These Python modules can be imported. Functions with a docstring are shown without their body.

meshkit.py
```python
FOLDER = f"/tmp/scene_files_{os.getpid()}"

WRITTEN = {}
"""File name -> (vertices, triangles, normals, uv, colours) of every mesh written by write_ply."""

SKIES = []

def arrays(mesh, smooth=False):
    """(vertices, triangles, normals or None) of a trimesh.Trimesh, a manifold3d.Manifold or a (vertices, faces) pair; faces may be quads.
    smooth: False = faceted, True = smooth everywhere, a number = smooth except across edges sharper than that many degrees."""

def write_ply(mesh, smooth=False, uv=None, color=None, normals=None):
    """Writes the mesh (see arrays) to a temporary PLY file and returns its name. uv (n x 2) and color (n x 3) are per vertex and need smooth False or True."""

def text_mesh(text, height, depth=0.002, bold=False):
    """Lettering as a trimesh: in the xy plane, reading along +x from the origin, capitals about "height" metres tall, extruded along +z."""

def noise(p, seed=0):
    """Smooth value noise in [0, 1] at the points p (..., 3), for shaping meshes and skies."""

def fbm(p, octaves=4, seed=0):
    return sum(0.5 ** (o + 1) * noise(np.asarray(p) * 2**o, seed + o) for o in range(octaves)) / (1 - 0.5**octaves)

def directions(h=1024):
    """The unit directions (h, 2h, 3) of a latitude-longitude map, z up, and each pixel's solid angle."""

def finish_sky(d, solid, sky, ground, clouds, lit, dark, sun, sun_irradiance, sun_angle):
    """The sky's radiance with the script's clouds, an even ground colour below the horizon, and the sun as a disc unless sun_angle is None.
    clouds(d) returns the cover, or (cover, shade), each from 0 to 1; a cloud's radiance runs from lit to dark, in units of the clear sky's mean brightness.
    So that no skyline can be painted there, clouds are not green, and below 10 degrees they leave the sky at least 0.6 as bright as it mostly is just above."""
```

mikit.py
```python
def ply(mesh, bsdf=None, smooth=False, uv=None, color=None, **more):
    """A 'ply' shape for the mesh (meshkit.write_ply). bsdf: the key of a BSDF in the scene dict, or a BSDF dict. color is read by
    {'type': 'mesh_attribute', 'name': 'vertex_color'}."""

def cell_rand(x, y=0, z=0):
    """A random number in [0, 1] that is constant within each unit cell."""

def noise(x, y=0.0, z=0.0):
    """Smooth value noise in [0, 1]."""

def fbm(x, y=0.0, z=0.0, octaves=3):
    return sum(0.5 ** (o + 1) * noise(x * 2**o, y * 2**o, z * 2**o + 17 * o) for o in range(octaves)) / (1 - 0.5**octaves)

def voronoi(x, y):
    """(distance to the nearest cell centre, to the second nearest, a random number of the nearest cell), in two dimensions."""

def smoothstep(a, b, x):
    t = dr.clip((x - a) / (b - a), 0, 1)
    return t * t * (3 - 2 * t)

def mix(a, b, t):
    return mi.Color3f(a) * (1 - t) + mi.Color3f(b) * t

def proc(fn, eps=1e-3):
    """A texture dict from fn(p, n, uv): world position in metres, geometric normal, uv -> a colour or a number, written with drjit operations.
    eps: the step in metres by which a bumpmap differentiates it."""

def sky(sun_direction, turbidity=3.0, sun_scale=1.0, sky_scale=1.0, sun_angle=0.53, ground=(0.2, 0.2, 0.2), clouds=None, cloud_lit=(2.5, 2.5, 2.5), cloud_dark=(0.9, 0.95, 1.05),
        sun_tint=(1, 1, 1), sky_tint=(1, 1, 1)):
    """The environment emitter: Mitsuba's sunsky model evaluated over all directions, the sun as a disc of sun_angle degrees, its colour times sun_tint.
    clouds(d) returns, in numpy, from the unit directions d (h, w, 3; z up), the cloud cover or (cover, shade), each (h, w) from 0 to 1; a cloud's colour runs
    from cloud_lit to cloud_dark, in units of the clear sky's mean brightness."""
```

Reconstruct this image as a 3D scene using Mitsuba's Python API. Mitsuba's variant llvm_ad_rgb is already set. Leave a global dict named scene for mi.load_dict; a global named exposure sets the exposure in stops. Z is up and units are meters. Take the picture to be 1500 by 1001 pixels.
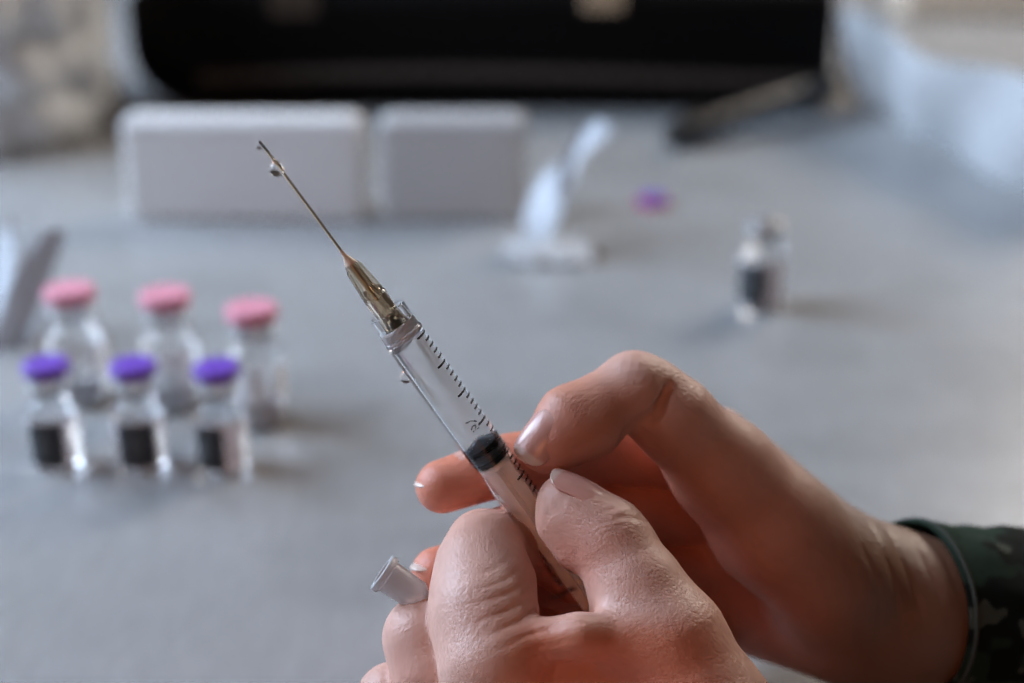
import math, random
import numpy as np, trimesh, mitsuba as mi, drjit as dr
import shapely, shapely.geometry as sg
import mikit, meshkit

T = mi.ScalarTransform4f
rng = np.random.default_rng(7)
scene, labels = {}, {}

# ------------------------------------------------------------------ camera, lights, exposure
PITCH = math.radians(22.0)
FPX = 2083.0                                  # focal length in photograph pixels (1500 wide)
CAM = np.array([0.0, 0.0, 0.247])
RIGHT = np.array([1.0, 0, 0])
DOWN = np.array([0, -math.sin(PITCH), -math.cos(PITCH)])
FWD = np.array([0, math.cos(PITCH), -math.sin(PITCH)])
scene['camera'] = {'type': 'thinlens', 'fov': 2 * math.degrees(math.atan(750 / FPX)), 'fov_axis': 'x',
                   'aperture_radius': 0.0050, 'focus_distance': 0.338, 'near_clip': 0.01, 'far_clip': 20.0,
                   'to_world': T().look_at(origin=CAM.tolist(), target=(CAM + FWD).tolist(), up=[0, 0, 1])}
exposure = 0.0


def window_light(name, centre, aim, w, h, rgb):
    """A rectangular area light, for windows of the room and added fill lights."""
    m = T().look_at(origin=list(centre), target=list(aim), up=[0, 0, 1]) @ T().scale([w / 2, h / 2, 1])
    scene[name] = {'type': 'rectangle', 'to_world': m, 'bsdf': {'type': 'diffuse', 'reflectance': {'type': 'rgb', 'value': 0.5}},
                   'emitter': {'type': 'area', 'radiance': {'type': 'rgb', 'value': list(rgb)}}}
    labels[name] = {'kind': 'structure'}


window_light('window_light', (-1.72, 1.30, 1.08), (-0.05, 0.5, 0.0), 0.75, 0.75, (13.0, 16.9, 22.4))
window_light('window_light_001', (1.20, 1.90, 1.20), (0.05, 0.5, 0.0), 0.75, 0.75, (14.5, 13.2, 11.7))
window_light('window_light_002', (-1.08, 0.56, 0.84), (-0.05, 0.42, 0.0), 0.7, 0.7, (9.4, 11.7, 15.0))  # cool fill light added at the left, for the near table and hands
# warm fill light added behind the camera to warm the hands
window_light('warm_fill', (-0.15, -0.32, 0.50), (0.03, 0.33, 0.06), 0.22, 0.22, (3.9, 1.16, 0.32))
scene['ambient'] = {'type': 'constant', 'radiance': {'type': 'rgb', 'value': [0.046, 0.036, 0.032]}}


# ------------------------------------------------------------------ helpers
def cm(px, py, Z):
    """Camera-frame point in mm (x right, y down, z forward) of photograph pixel (px, py) at depth Z mm."""
    return np.array([(px - 750) * Z / FPX, (py - 500.5) * Z / FPX, Z])


def W(p):
    """Camera-frame mm -> world metres."""
    p = np.asarray(p, float)
    return CAM + (p[..., 0:1] * RIGHT + p[..., 1:2] * DOWN + p[..., 2:3] * FWD) / 1000.0


def ground(px, py, z=0.0):
    """World point on the level z where the pixel looks."""
    d = (px - 750) / FPX * RIGHT + (py - 500.5) / FPX * DOWN + FWD
    return CAM + d * ((z - CAM[2]) / d[2])


def numbered(key):
    if key not in scene and not any(k.startswith(key + '__') for k in scene) and key not in labels:
        return key
    n = 1
    while f'{key}_{n:03d}' in scene or f'{key}_{n:03d}' in labels or any(k.startswith(f'{key}_{n:03d}__') for k in scene):
        n += 1
    return f'{key}_{n:03d}'


def obj(name, mesh, bsdf, parent=None, smooth=30, label=None, **kw):
    key = numbered(parent + '__' + name if parent else name)
    scene[key] = mikit.ply(mesh, bsdf, smooth=smooth, **kw)
    if label:
        labels[key] = {'label': label}
    return key


def thing(name, label, cat, group=None):
    key = numbered(name)
    labels[key] = {'label': label, 'category': cat}
    if group:
        labels[key]['group'] = group
    return key


def tag(key, label, cat, group=None):
    labels[key] = {'label': label, 'category': cat}
    if group:
        labels[key]['group'] = group
    return key


def frame(axis, hint=(0, 0, 1)):
    a = np.asarray(axis, float) / np.linalg.norm(axis)
    h = np.asarray(hint, float)
    if abs(a @ h) / np.linalg.norm(h) > 0.95:
        h = np.array([1.0, 0.2, 0])
    u = h - a * (a @ h)
    u /= np.linalg.norm(u)
    return u, np.cross(a, u), a


def lathe(profile, origin=(0, 0, 0), axis=(0, 0, 1), n=64, hint=(0, 1, 0), arc=None):
    """Surface of revolution of [(r, s), ...]; rising s at fixed r faces outwards."""
    pr = np.asarray(profile, float)
    u, v, a = frame(axis, hint)
    closed = arc is None
    t = np.arange(n) / n * 2 * np.pi if closed else np.linspace(arc[0], arc[1], n)
    P = (np.asarray(origin, float) + pr[:, None, 0:1] * (np.cos(t)[None, :, None] * u + np.sin(t)[None, :, None] * v) + pr[:, None, 1:2] * a)
    m = len(pr)
    f = []
    cols = n if closed else n - 1
    i, j = np.meshgrid(np.arange(m - 1), np.arange(cols), indexing='ij')
    j2 = (j + 1) % n
    A, B, C, D = i * n + j, i * n + j2, (i + 1) * n + j2, (i + 1) * n + j
    f = np.concatenate([np.stack([A, B, C], -1).reshape(-1, 3), np.stack([A, C, D], -1).reshape(-1, 3)])
    V = P.reshape(-1, 3)
    tri = V[f]
    area = np.linalg.norm(np.cross(tri[:, 1] - tri[:, 0], tri[:, 2] - tri[:, 0]), axis=1)
    msh = trimesh.Trimesh(V, f[area > 1e-16], process=False)
    msh.merge_vertices(digits_vertex=9)
    return msh


def fillet(pts, r, k=5):
    """Rounds the inner corners of an open profile."""
    pts = [np.asarray(p, float) for p in pts]
    out = [pts[0]]
    for a, b, c in zip(pts, pts[1:], pts[2:]):
        d1, d2 = a - b, c - b
        l1, l2 = np.linalg.norm(d1), np.linalg.norm(d2)
        q = min(r, 0.45 * l1, 0.45 * l2)
        p0, p1 = b + d1 / l1 * q, b + d2 / l2 * q
        for t in np.linspace(0, 1, k):
            out.append((1 - t) ** 2 * p0 + 2 * t * (1 - t) * b + t * t * p1)
    out.append(pts[-1])
    return np.array(out)


def rbox(size, r, loc=(0, 0, 0), rotz=0.0, seg=3):
    """Rounded box standing on z = loc z."""
    import manifold3d as m3
    sx, sy, sz = size
    s = m3.Manifold.sphere(r, 8 * seg)
    pts = [s.translate([x, y, z]) for x in (-sx / 2 + r, sx / 2 - r) for y in (-sy / 2 + r, sy / 2 - r) for z in (r, sz - r)]
    h = m3.Manifold.batch_hull(pts).to_mesh()
    m = trimesh.Trimesh(h.vert_properties[:, :3], h.tri_verts, process=False)
    m.apply_transform(trimesh.transformations.rotation_matrix(rotz, [0, 0, 1]))
    m.apply_translation(loc)
    return m


def tube(points, radii, n=16, cap=True):
    P = np.asarray(points, float)
    R = np.broadcast_to(np.asarray(radii, float), (len(P),))
    tg = np.gradient(P, axis=0)
    tg /= np.linalg.norm(tg, axis=1, keepdims=True)
    u = frame(tg[0])[0]
    rings = []
    for p, t, r in zip(P, tg, R):
        u = u - t * (u @ t)
        u /= np.linalg.norm(u)
        v = np.cross(t, u)
        a = np.arange(n) / n * 2 * np.pi
        rings.append(p + r * (np.cos(a)[:, None] * u + np.sin(a)[:, None] * v))
    V = np.vstack(rings)
    m = len(P)
    i, j = np.meshgrid(np.arange(m - 1), np.arange(n), indexing='ij')
    j2 = (j + 1) % n
    A, B, C, D = i * n + j, i * n + j2, (i + 1) * n + j2, (i + 1) * n + j
    f = np.concatenate([np.stack([A, B, C], -1).reshape(-1, 3), np.stack([A, C, D], -1).reshape(-1, 3)])
    if cap:
        V = np.vstack([V, P[0], P[-1]])
        k = np.arange(n)
        f = np.vstack([f, np.stack([(k + 1) % n, k, k * 0 + m * n], 1), np.stack([(m - 1) * n + k, (m - 1) * n + (k + 1) % n, k * 0 + m * n + 1], 1)])
    return trimesh.Trimesh(V, f, process=False)


def bez(*p, n=24):
    p = [np.asarray(q, float) for q in p]
    t = np.linspace(0, 1, n)[:, None]
    while len(p) > 1:
        p = [a * (1 - t) + b * t for a, b in zip(p, p[1:])]
    return p[0]


# ------------------------------------------------------------------ materials
def rgb(*c):
    return {'type': 'rgb', 'value': list(c)}


def pr(base, rough=0.5, spec=0.5, **kw):
    d = {'type': 'principled', 'base_color': base if isinstance(base, dict) else rgb(*base), 'roughness': rough, 'specular': spec}
    d.update(kw)
    return d


def two(b):
    return {'type': 'twosided', 'bsdf': b}


def table_col(p, n, uv):
    a = mikit.fbm(p.x * 9, p.y * 9, 0.3, 3)
    b = mikit.fbm(p.x * 260, p.y * 90, 2.0, 2)
    s = mikit.fbm(p.x * 3.0 + p.y * 1.5, p.y * 16 - p.x * 5, 4.0, 3)
    d = mikit.smoothstep(0.58, 0.72, mikit.fbm(p.x * 14 + 3, p.y * 22, 9.0, 3))
    return mikit.mix((0.240, 0.240, 0.239), (0.335, 0.332, 0.327), a * 0.5 + s * 0.5) * (0.94 + 0.12 * b) * (1 - 0.10 * d)


def skin_bump(p, n, uv):
    q = p * 1000.0
    w = mikit.noise(q.x * 0.5, q.y * 0.5, q.z * 0.5) * 2.0
    a = dr.abs(2 * mikit.noise(q.x * 1.15 + w, q.y * 1.15, q.z * 1.15) - 1)
    b = dr.abs(2 * mikit.noise(q.x * 2.3, q.y * 2.3 + w, q.z * 2.3 + 7) - 1)
    c = mikit.noise(q.x * 5.5, q.y * 5.5, q.z * 5.5)
    return dr.sqrt(a + 0.02) * 0.5 + dr.sqrt(b + 0.02) * 0.35 + c * 0.15


scene['mat_table'] = pr(mikit.proc(table_col), 0.34, 0.6)
scene['mat_skin'] = {'type': 'bumpmap', 'scale': 0.00022, 'arbitrary': mikit.proc(skin_bump, eps=6e-5),
                     'bsdf': pr({'type': 'mesh_attribute', 'name': 'vertex_color'}, 0.42, 0.5, sheen=0.1, sheen_tint=0.6)}
scene['mat_nail'] = pr({'type': 'mesh_attribute', 'name': 'vertex_color'}, 0.24, 0.5, clearcoat=0.35, clearcoat_gloss=0.9)
scene['mat_nail_edge'] = pr((0.80, 0.74, 0.69), 0.2, 0.6, clearcoat=0.6, clearcoat_gloss=0.95)
scene['mat_plastic'] = {'type': 'dielectric', 'int_ior': 1.49, 'ext_ior': 1.0}
scene['mat_liquid'] = {'type': 'dielectric', 'int_ior': 1.333, 'ext_ior': 1.49}
scene['mat_bubble'] = {'type': 'dielectric', 'int_ior': 1.0, 'ext_ior': 1.333}
scene['mat_water'] = {'type': 'dielectric', 'int_ior': 1.333, 'ext_ior': 1.0}
scene['mat_glass'] = {'type': 'dielectric', 'int_ior': 1.45, 'ext_ior': 1.0}
scene['mat_frost'] = pr((0.93, 0.94, 0.96), 0.34, 0.5, spec_trans=0.6, eta=1.49)
del scene['mat_frost']['specular']
scene['mat_plunger'] = pr((0.90, 0.88, 0.88), 0.42, 0.5)
scene['mat_milky'] = {'type': 'principledthin', 'base_color': rgb(0.95, 0.96, 0.97), 'roughness': 0.4, 'diff_trans': 1.1}
scene['mat_hub'] = pr((0.80, 0.70, 0.55), 0.06, 0.5, spec_trans=0.97, eta=1.5)
del scene['mat_hub']['specular']
scene['mat_glue'] = two(pr((0.80, 0.68, 0.54), 0.35))
scene['mat_needle'] = pr((0.78, 0.62, 0.44), 0.22, 0.5, metallic=1.0)  # steel tinted gold to paint in a warm reflection
scene['mat_stopper'] = two(pr((0.022, 0.036, 0.052), 0.30, 0.55))
scene['mat_ink'] = two(pr((0.012, 0.012, 0.016), 0.5))
scene['mat_ink_grey'] = two(pr((0.16, 0.17, 0.20), 0.5))
scene['mat_purple'] = pr((0.155, 0.065, 0.46), 0.38)
scene['mat_pink'] = pr((0.70, 0.29, 0.37), 0.38)
scene['mat_magenta'] = pr((0.55, 0.05, 0.13), 0.35)
scene['mat_alu'] = pr((0.74, 0.74, 0.75), 0.35, 0.5, metallic=1.0)
scene['mat_rubber'] = pr((0.30, 0.30, 0.31), 0.6)
scene['mat_label'] = {'type': 'principledthin', 'base_color': rgb(0.90, 0.90, 0.93), 'roughness': 0.5, 'diff_trans': 0.4}
scene['mat_label_clear'] = two(pr((0.80, 0.82, 0.84), 0.45))
scene['mat_core'] = pr((0.62, 0.62, 0.64), 0.7)
scene['mat_label_black'] = two(pr((0.012, 0.014, 0.017), 0.45))
scene['mat_label_mark'] = two(pr((0.10, 0.11, 0.115), 0.5))
scene['mat_paper'] = two(pr((0.50, 0.52, 0.55), 0.5))
scene['mat_box'] = pr((0.74, 0.72, 0.70), 0.55)
scene['mat_box_dull'] = pr((0.52, 0.51, 0.50), 0.55)
scene['mat_case'] = pr((0.0025, 0.002, 0.0018), 0.6, 0.08)
scene['mat_case_sheen'] = pr((0.05, 0.038, 0.03), 0.5, 0.3)  # colour of the sheen painted on the case's lower front
scene['mat_pen'] = pr((0.006, 0.0065, 0.007), 0.3, 0.4)
scene['mat_tan'] = pr((0.42, 0.29, 0.18), 0.6)
scene['mat_brown'] = pr((0.045, 0.030, 0.018), 0.6)
scene['mat_bag'] = two(pr((0.50, 0.51, 0.52), 0.45, 0.4))
scene['mat_bag_grey'] = two(pr((0.62, 0.62, 0.61), 0.45, 0.4))
scene['mat_cream'] = pr((0.72, 0.58, 0.44), 0.6)


def camo(p, n, uv):
    q = p * 1000.0
    a = mikit.fbm(q.x / 13, q.y / 13, q.z / 13, 3)
    b = mikit.fbm(q.x / 10 + 31, q.y / 10, q.z / 10 + 11, 3)
    c = mikit.mix((0.006, 0.008, 0.006), (0.016, 0.030, 0.020), mikit.smoothstep(0.48, 0.53, a))
    c = mikit.mix(c, (0.055, 0.062, 0.048), mikit.smoothstep(0.66, 0.70, b))
    w = 0.85 + 0.3 * mikit.noise(q.x * 2.2, q.y * 2.2, q.z * 2.2)
    return c * w


scene['mat_camo'] = two(pr(mikit.proc(camo), 0.85, 0.1, sheen=0.05))
scene['mat_hem'] = two(pr((0.06, 0.065, 0.055), 0.9, 0.05))
scene['mat_undershirt'] = two(pr((0.22, 0.16, 0.11), 0.85, 0.2))

# ------------------------------------------------------------------ table
tb = rbox((2.6, 2.35, 0.03), 0.006, (0.0, 0.80, -0.03))
k = obj('table', tb, 'mat_table', smooth=30)
tag(k, 'wide pale grey tabletop with a soft sheen under the hands, vials and boxes', 'table')


# ------------------------------------------------------------------ vials
def vial(base, rot, kind, label, group):
    big = kind == 'pink'
    k = thing('vial', label, 'vial', group)
    b = np.asarray(base, float)
    mm = 0.001 * {'pink': 1.10, 'purple': 1.10, 'open': 1.30}[kind]
    if big:
        R, body, hs = 10.6, 26.5, 50.0
        glass = [(0, 0.6), (8.8, 0), (R, 1.3), (R, body), (9.6, body + 2.6), (6.6, body + 6.0), (6.2, body + 9.0), (8.0, body + 9.4), (8.0, body + 13.5), (0, body + 13.5)]
        z0, rc, cap_r, cap_h = body + 9.0, 8.6, 9.6, 5.4
        z1 = body + 14.0
    else:
        R, body = 8.6, 22.0
        glass = [(0, 0.5), (6.9, 0), (R, 1.1), (R, body), (7.5, body + 2.2), (5.2, body + 4.6), (4.9, body + 7.6), (6.3, body + 8.0), (6.3, body + 11.5), (0, body + 11.5)]
        z0, rc, cap_r, cap_h = body + 7.6, 7.0, 8.0, 4.6
        z1 = body + 12.0
    g = fillet(glass, 1.0, 4)
    obj('glass_body', lathe(g * mm, b, n=48), 'mat_glass', k, smooth=40)
    crimp = fillet([(rc - 1.2, z0 - 0.2), (rc, z0), (rc, z1), (rc - 2.6, z1 + 0.4), (0, z1 + 0.4)], 0.5, 4)
    obj('crimp', lathe(crimp * mm, b, n=40), 'mat_alu', k, smooth=40)
    if kind != 'open':
        cap = fillet([(0, z1 + 0.45), (cap_r - 0.5, z1 + 0.45), (cap_r, z1 + 1.0), (cap_r, z1 + cap_h - 0.6), (cap_r - 1.0, z1 + cap_h), (0, z1 + cap_h - 0.5)], 0.7, 4)
        obj('cap', lathe(cap * mm, b, n=40), 'mat_pink' if big else 'mat_purple', k, smooth=40, label=('pink' if big else 'purple') + ' flip-off cap')
    else:
        st = fillet([(0, z1 + 0.45), (3.2, z1 + 0.45), (3.2, z1 + 0.9), (0, z1 + 1.0)], 0.3, 3)
        obj('rubber_stopper', lathe(st * mm, b, n=32), 'mat_rubber', k, smooth=40)
    # paper label wrapped round the body; angle 0 looks along -y (towards the viewer)
    u0 = math.radians(rot)

    def wrap(r, zz0, zz1, a0, a1, nn=40):
        pf = [(r, zz0), (r, zz1)]
        return lathe(np.array(pf) * mm, b, n=nn, hint=(0, -1, 0), arc=(a0, a1))
    if big:
        obj('label', wrap(R + 0.06, 11.5, body - 1.5, u0 + 0.2, u0 + 6.0, 64), 'mat_label_clear', k, smooth=True)
        core = fillet([(0, 1.5), (8.4, 1.5), (9.2, 2.4), (9.2, 10.0), (8.6, 10.8), (0, 10.2)], 0.6, 4)  # grey core added inside to stop the glass focusing light
        obj('glint_core', lathe(core * mm, b, n=40), 'mat_core', k, smooth=40)
    else:
        obj('label', wrap(R + 0.06, 2.2, body - 1.6, u0 - 1.6, u0 + 4.5), 'mat_label', k, smooth=True)
        # rounded black panel printed on the label
        w2, h2, zc = 0.80, 8.2, 11.0
        poly = sg.box(-w2 * R + 1.6, -h2 + 1.6, w2 * R - 1.6, h2 - 1.6).buffer(1.6, 6)
        V, F = trimesh.creation.triangulate_polygon(poly.segmentize(0.8), engine='earcut')
        m = trimesh.Trimesh(np.c_[V, np.zeros(len(V))], F, process=False).subdivide_to_size(1.2)

        def onto(m, r):
            a = m.vertices[:, 0] / R + u0
            m.vertices = np.c_[r * np.sin(a), -r * np.cos(a), m.vertices[:, 1] + zc] * mm + b
            return m
        pk = obj('black_panel', onto(m, R + 0.14), 'mat_label_black', k + '__label', smooth=True)
        ring = sg.Point(0, 0).buffer(2.0, 12)
        ring = shapely.affinity.scale(ring, 1.0, 2.3).difference(shapely.affinity.scale(sg.Point(0, 0).buffer(0.9, 10), 1.0, 3.2))
        V, F = trimesh.creation.triangulate_polygon(ring.segmentize(0.6), engine='earcut')
        obj('panel_mark', onto(trimesh.Trimesh(np.c_[V, np.zeros(len(V))], F, process=False), R + 0.20), 'mat_label_mark', k + '__label', smooth=True)
    return k


for (px, py, rot), lab in zip([(121, 586, 30), (257, 594, 80), (380, 618, 40)],
                              ['clear vial with pink cap, nearest the white packets, behind the leftmost purple-capped vial',
                               'clear vial with pink cap, middle of the three in the back row',
                               'clear vial with pink cap, rightmost of the three in the back row']):
    vial(ground(px, py), rot, 'pink', lab, 'pink-capped vials in the back row')
for (px, py, rot), lab in zip([(86, 680, -9), (210, 681, 4), (329, 685, -30)],
                              ['small vial with purple cap and black label panel, leftmost of the front row',
                               'small vial with purple cap and black label panel, middle of the front row',
                               'small vial with purple cap, black label panel turned left, rightmost of the front row']):
    vial(ground(px, py), rot, 'purple', lab, 'purple-capped vials in the front row')
vial(ground(1112, 449), -40, 'open', 'small vial without a cap, standing alone on the table at the right', None)

b = ground(957, 300)
LC = 0.00118
capm = lathe(fillet([(0, 0.6), (6.6, 0.6), (7.3, 1.4), (7.3, 4.2), (6.2, 5.0), (0, 4.6)], 0.8, 4) * LC, b, n=36)
k = thing('loose_cap', 'loose purple vial cap with a red underside lying alone on the table', 'vial cap')
obj('cap_top', capm, 'mat_purple', k, smooth=40)
obj('cap_rim', lathe(fillet([(0, 0), (8.6, 0), (9.0, 0.6), (8.8, 2.6), (6.8, 2.9)], 0.3, 3) * LC, b, n=36), 'mat_magenta', k, smooth=40, label='dark red rim under the cap')

# ------------------------------------------------------------------ white boxes, black case
front = ground(356, 325)[1]


def at_y(px, py, y):
    """World point on the upright plane world-y = y that the pixel looks at."""
    d = (px - 750) / FPX * RIGHT + (py - 500.5) / FPX * DOWN + FWD
    return CAM + d * (y / d[1])


BOXH = at_y(500, 174, front)[2]


def carton(x0, x1, label, mat='mat_box'):
    c = (x0 + x1) / 2
    k = thing('white_box', label, 'box', None)
    obj('body', rbox((x1 - x0, 0.024, BOXH - 0.001), 0.004, (c, front + 0.012, 0), 0.0), mat, k)
    obj('lid', rbox((x1 - x0 - 0.012, 0.012, 0.0025), 0.001, (c, front + 0.012, BOXH - 0.002)), mat, k)


xl0, xl1 = at_y(182, 250, front)[0], at_y(531, 250, front)[0]
xr0, xr1 = at_y(556, 250, front)[0], at_y(770, 250, front)[0]
carton(xl0, xl1, 'low white carton standing before the left end of the black case')
carton(xr0, xr1, 'low white carton before the black case, right of the narrow dark gap', 'mat_box_dull')
k = thing('black_case', 'big black padded case lying on the table behind the two white cartons', 'case')
fy = ground(700, 166)[1]
cx0, cx1 = at_y(174, 90, fy)[0], at_y(1226, 90, fy)[0]
cz = 0.0006
CH = at_y(700, -22, fy)[2]
import manifold3d as m3


def case_body():
    parts = []
    for (x, r) in ((cx0 + 0.048, 0.046), (cx1 - 0.006, 0.006)):
        for y, rr in ((fy + 0.03, 0.03), (fy + 0.14, 0.02)):
            for z, zz in ((cz, 0), (cz + CH, 1)):
                rz = r if zz == 0 else 0.02
                s = m3.Manifold.sphere(1.0, 48).scale([r, rr, rz]).translate([x, y, z + rz if zz == 0 else z - rz])
                parts.append(s)
    h = m3.Manifold.batch_hull(parts).to_mesh()
    return trimesh.Trimesh(h.vert_properties[:, :3], h.tri_verts, process=False)


obj('body', case_body(), 'mat_case', k, smooth=50)
zp = at_y(700, 112, fy)[2]
obj('sheen_band', tube(np.c_[np.linspace(cx0 + 0.06, cx1 - 0.012, 30), np.full(30, fy + 0.0005), np.full(30, zp - 0.002) + 0.004 * np.sin(np.linspace(0, 4, 30))], 0.0052, 14), 'mat_case_sheen', k, label='brown sheen painted along the lower front')  # the case's warm sheen, painted as a brown band
p = at_y(884, 0, fy)
obj('label_patch', rbox((0.030, 0.003, 0.034), 0.001, (p[0], fy - 0.0005, p[2] - 0.008)), 'mat_tan', k, label='tan patch on the front of the case')
p = at_y(430, 8, fy)
obj('front_patch', rbox((0.036, 0.003, 0.03), 0.001, (p[0], fy - 0.0005, p[2] - 0.008)), 'mat_brown', k, label='dark brown patch on the front of the case')
# a black pen lying on the table beyond the cartons
q0, q1 = ground(980, 222) + [0, 0, 0.0105], at_y(1222, 124, fy - 0.016)
k = thing('pen', 'thick black pen leaning against the right end of the black case', 'pen')
tt = np.array([0, 0.01, 0.03, 0.3, 0.305, 0.31, 0.32, 0.6, 0.95, 0.98, 1.0])
rr = 1.35 * np.array([0.003, 0.006, 0.0072, 0.0075, 0.0075, 0.0068, 0.0068, 0.0072, 0.0070, 0.006, 0.003])
obj('barrel', tube(q0 + tt[:, None] * (q1 - q0), rr, 20), 'mat_pen', k, smooth=40)
d_ = (q1 - q0)
cl = rbox((0.0022, 0.055, 0.0012), 0.0005)
obj('clip', tube(np.array([q0 + d_ * 0.06 + [0, 0, 0.0105], q0 + d_ * 0.1 + [0, 0, 0.0122], q0 + d_ * 0.24 + [0, 0, 0.0112]]), 0.0011, 8), 'mat_pen', k)

# ------------------------------------------------------------------ crumpled wrappers and bags
def crumple(grid_u, grid_v, fn, thick=0.0004):
    """A thin sheet with two faces from fn(u, v) -> point."""
    nu, nv = len(grid_u), len(grid_v)
    P = np.array([[fn(u, v) for v in grid_v] for u in grid_u])
    du, dv = np.gradient(P, axis=0), np.gradient(P, axis=1)
    n = np.cross(du, dv)
    n /= np.linalg.norm(n, axis=-1, keepdims=True) + 1e-12
    V = np.vstack([(P + n * thick / 2).reshape(-1, 3), (P - n * thick / 2).reshape(-1, 3)])
    i, j = np.meshgrid(np.arange(nu - 1), np.arange(nv - 1), indexing='ij')
    A, B, C, D = i * nv + j, (i + 1) * nv + j, (i + 1) * nv + j + 1, i * nv + j + 1
    up = np.concatenate([np.stack([A, B, C], -1).reshape(-1, 3), np.stack([A, C, D], -1).reshape(-1, 3)])
    N = nu * nv
    f = [up, up[:, ::-1] + N]
    rim = [(i, 0) for i in range(nu)] + [(nu - 1, j) for j in range(1, nv)] + [(i, nv - 1) for i in range(nu - 2, -1, -1)] + [(0, j) for j in range(nv - 2, 0, -1)]
    e = np.array([i * nv + j for i, j in rim])
    e2 = np.roll(e, -1)
    f += [np.stack([e2, e, e + N], 1), np.stack([e2, e + N, e2 + N], 1)]
    return trimesh.Trimesh(V, np.vstack(f), process=False)


U, V_ = np.linspace(0, 1, 40), np.linspace(-1, 1, 24)
# peeled white wrapper standing in the middle of the table
k = thing('wrapper', 'crumpled white wrapper standing upright beside the cartons with its tip leaning right', 'wrapper')
pb, pt = ground(792, 372), None
wy = pb[1] + 0.004
p0, p1, p2 = at_y(785, 352, wy), at_y(800, 262, wy + 0.006), at_y(886, 178, wy + 0.02)


def w_stem(u, v):
    c = (1 - u) ** 2 * p0 + 2 * u * (1 - u) * p1 + u * u * p2
    wid = np.interp(u, [0, 0.25, 0.45, 0.7, 0.93, 1], [0.006, 0.011, 0.009, 0.0058, 0.007, 0.003])
    return c + np.array([wid * v * 0.95 - 0.003 * (1 - v * v), -wid * v * 0.85 + 0.003 * math.sin(9 * u + 3 * v), wid * v * 0.25 + 0.0015 * math.sin(14 * u + 5 * v)])


obj('peeled_flap', crumple(U, V_, w_stem), 'mat_paper', k, smooth=40)


def w_base(u, v):
    x = pb[0] - 0.020 + 0.047 * u
    return np.array([x, pb[1] - 0.006 + 0.016 * v, 0.0022 + 0.0070 * (1 - abs(v) ** 1.6) * (0.55 + 0.45 * math.sin(2.6 * u + 0.4)) + 0.0012 * math.sin(17 * u + 6 * v)])


obj('packet_base', crumple(U, V_, w_base), 'mat_box_dull', k, smooth=40)
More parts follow.
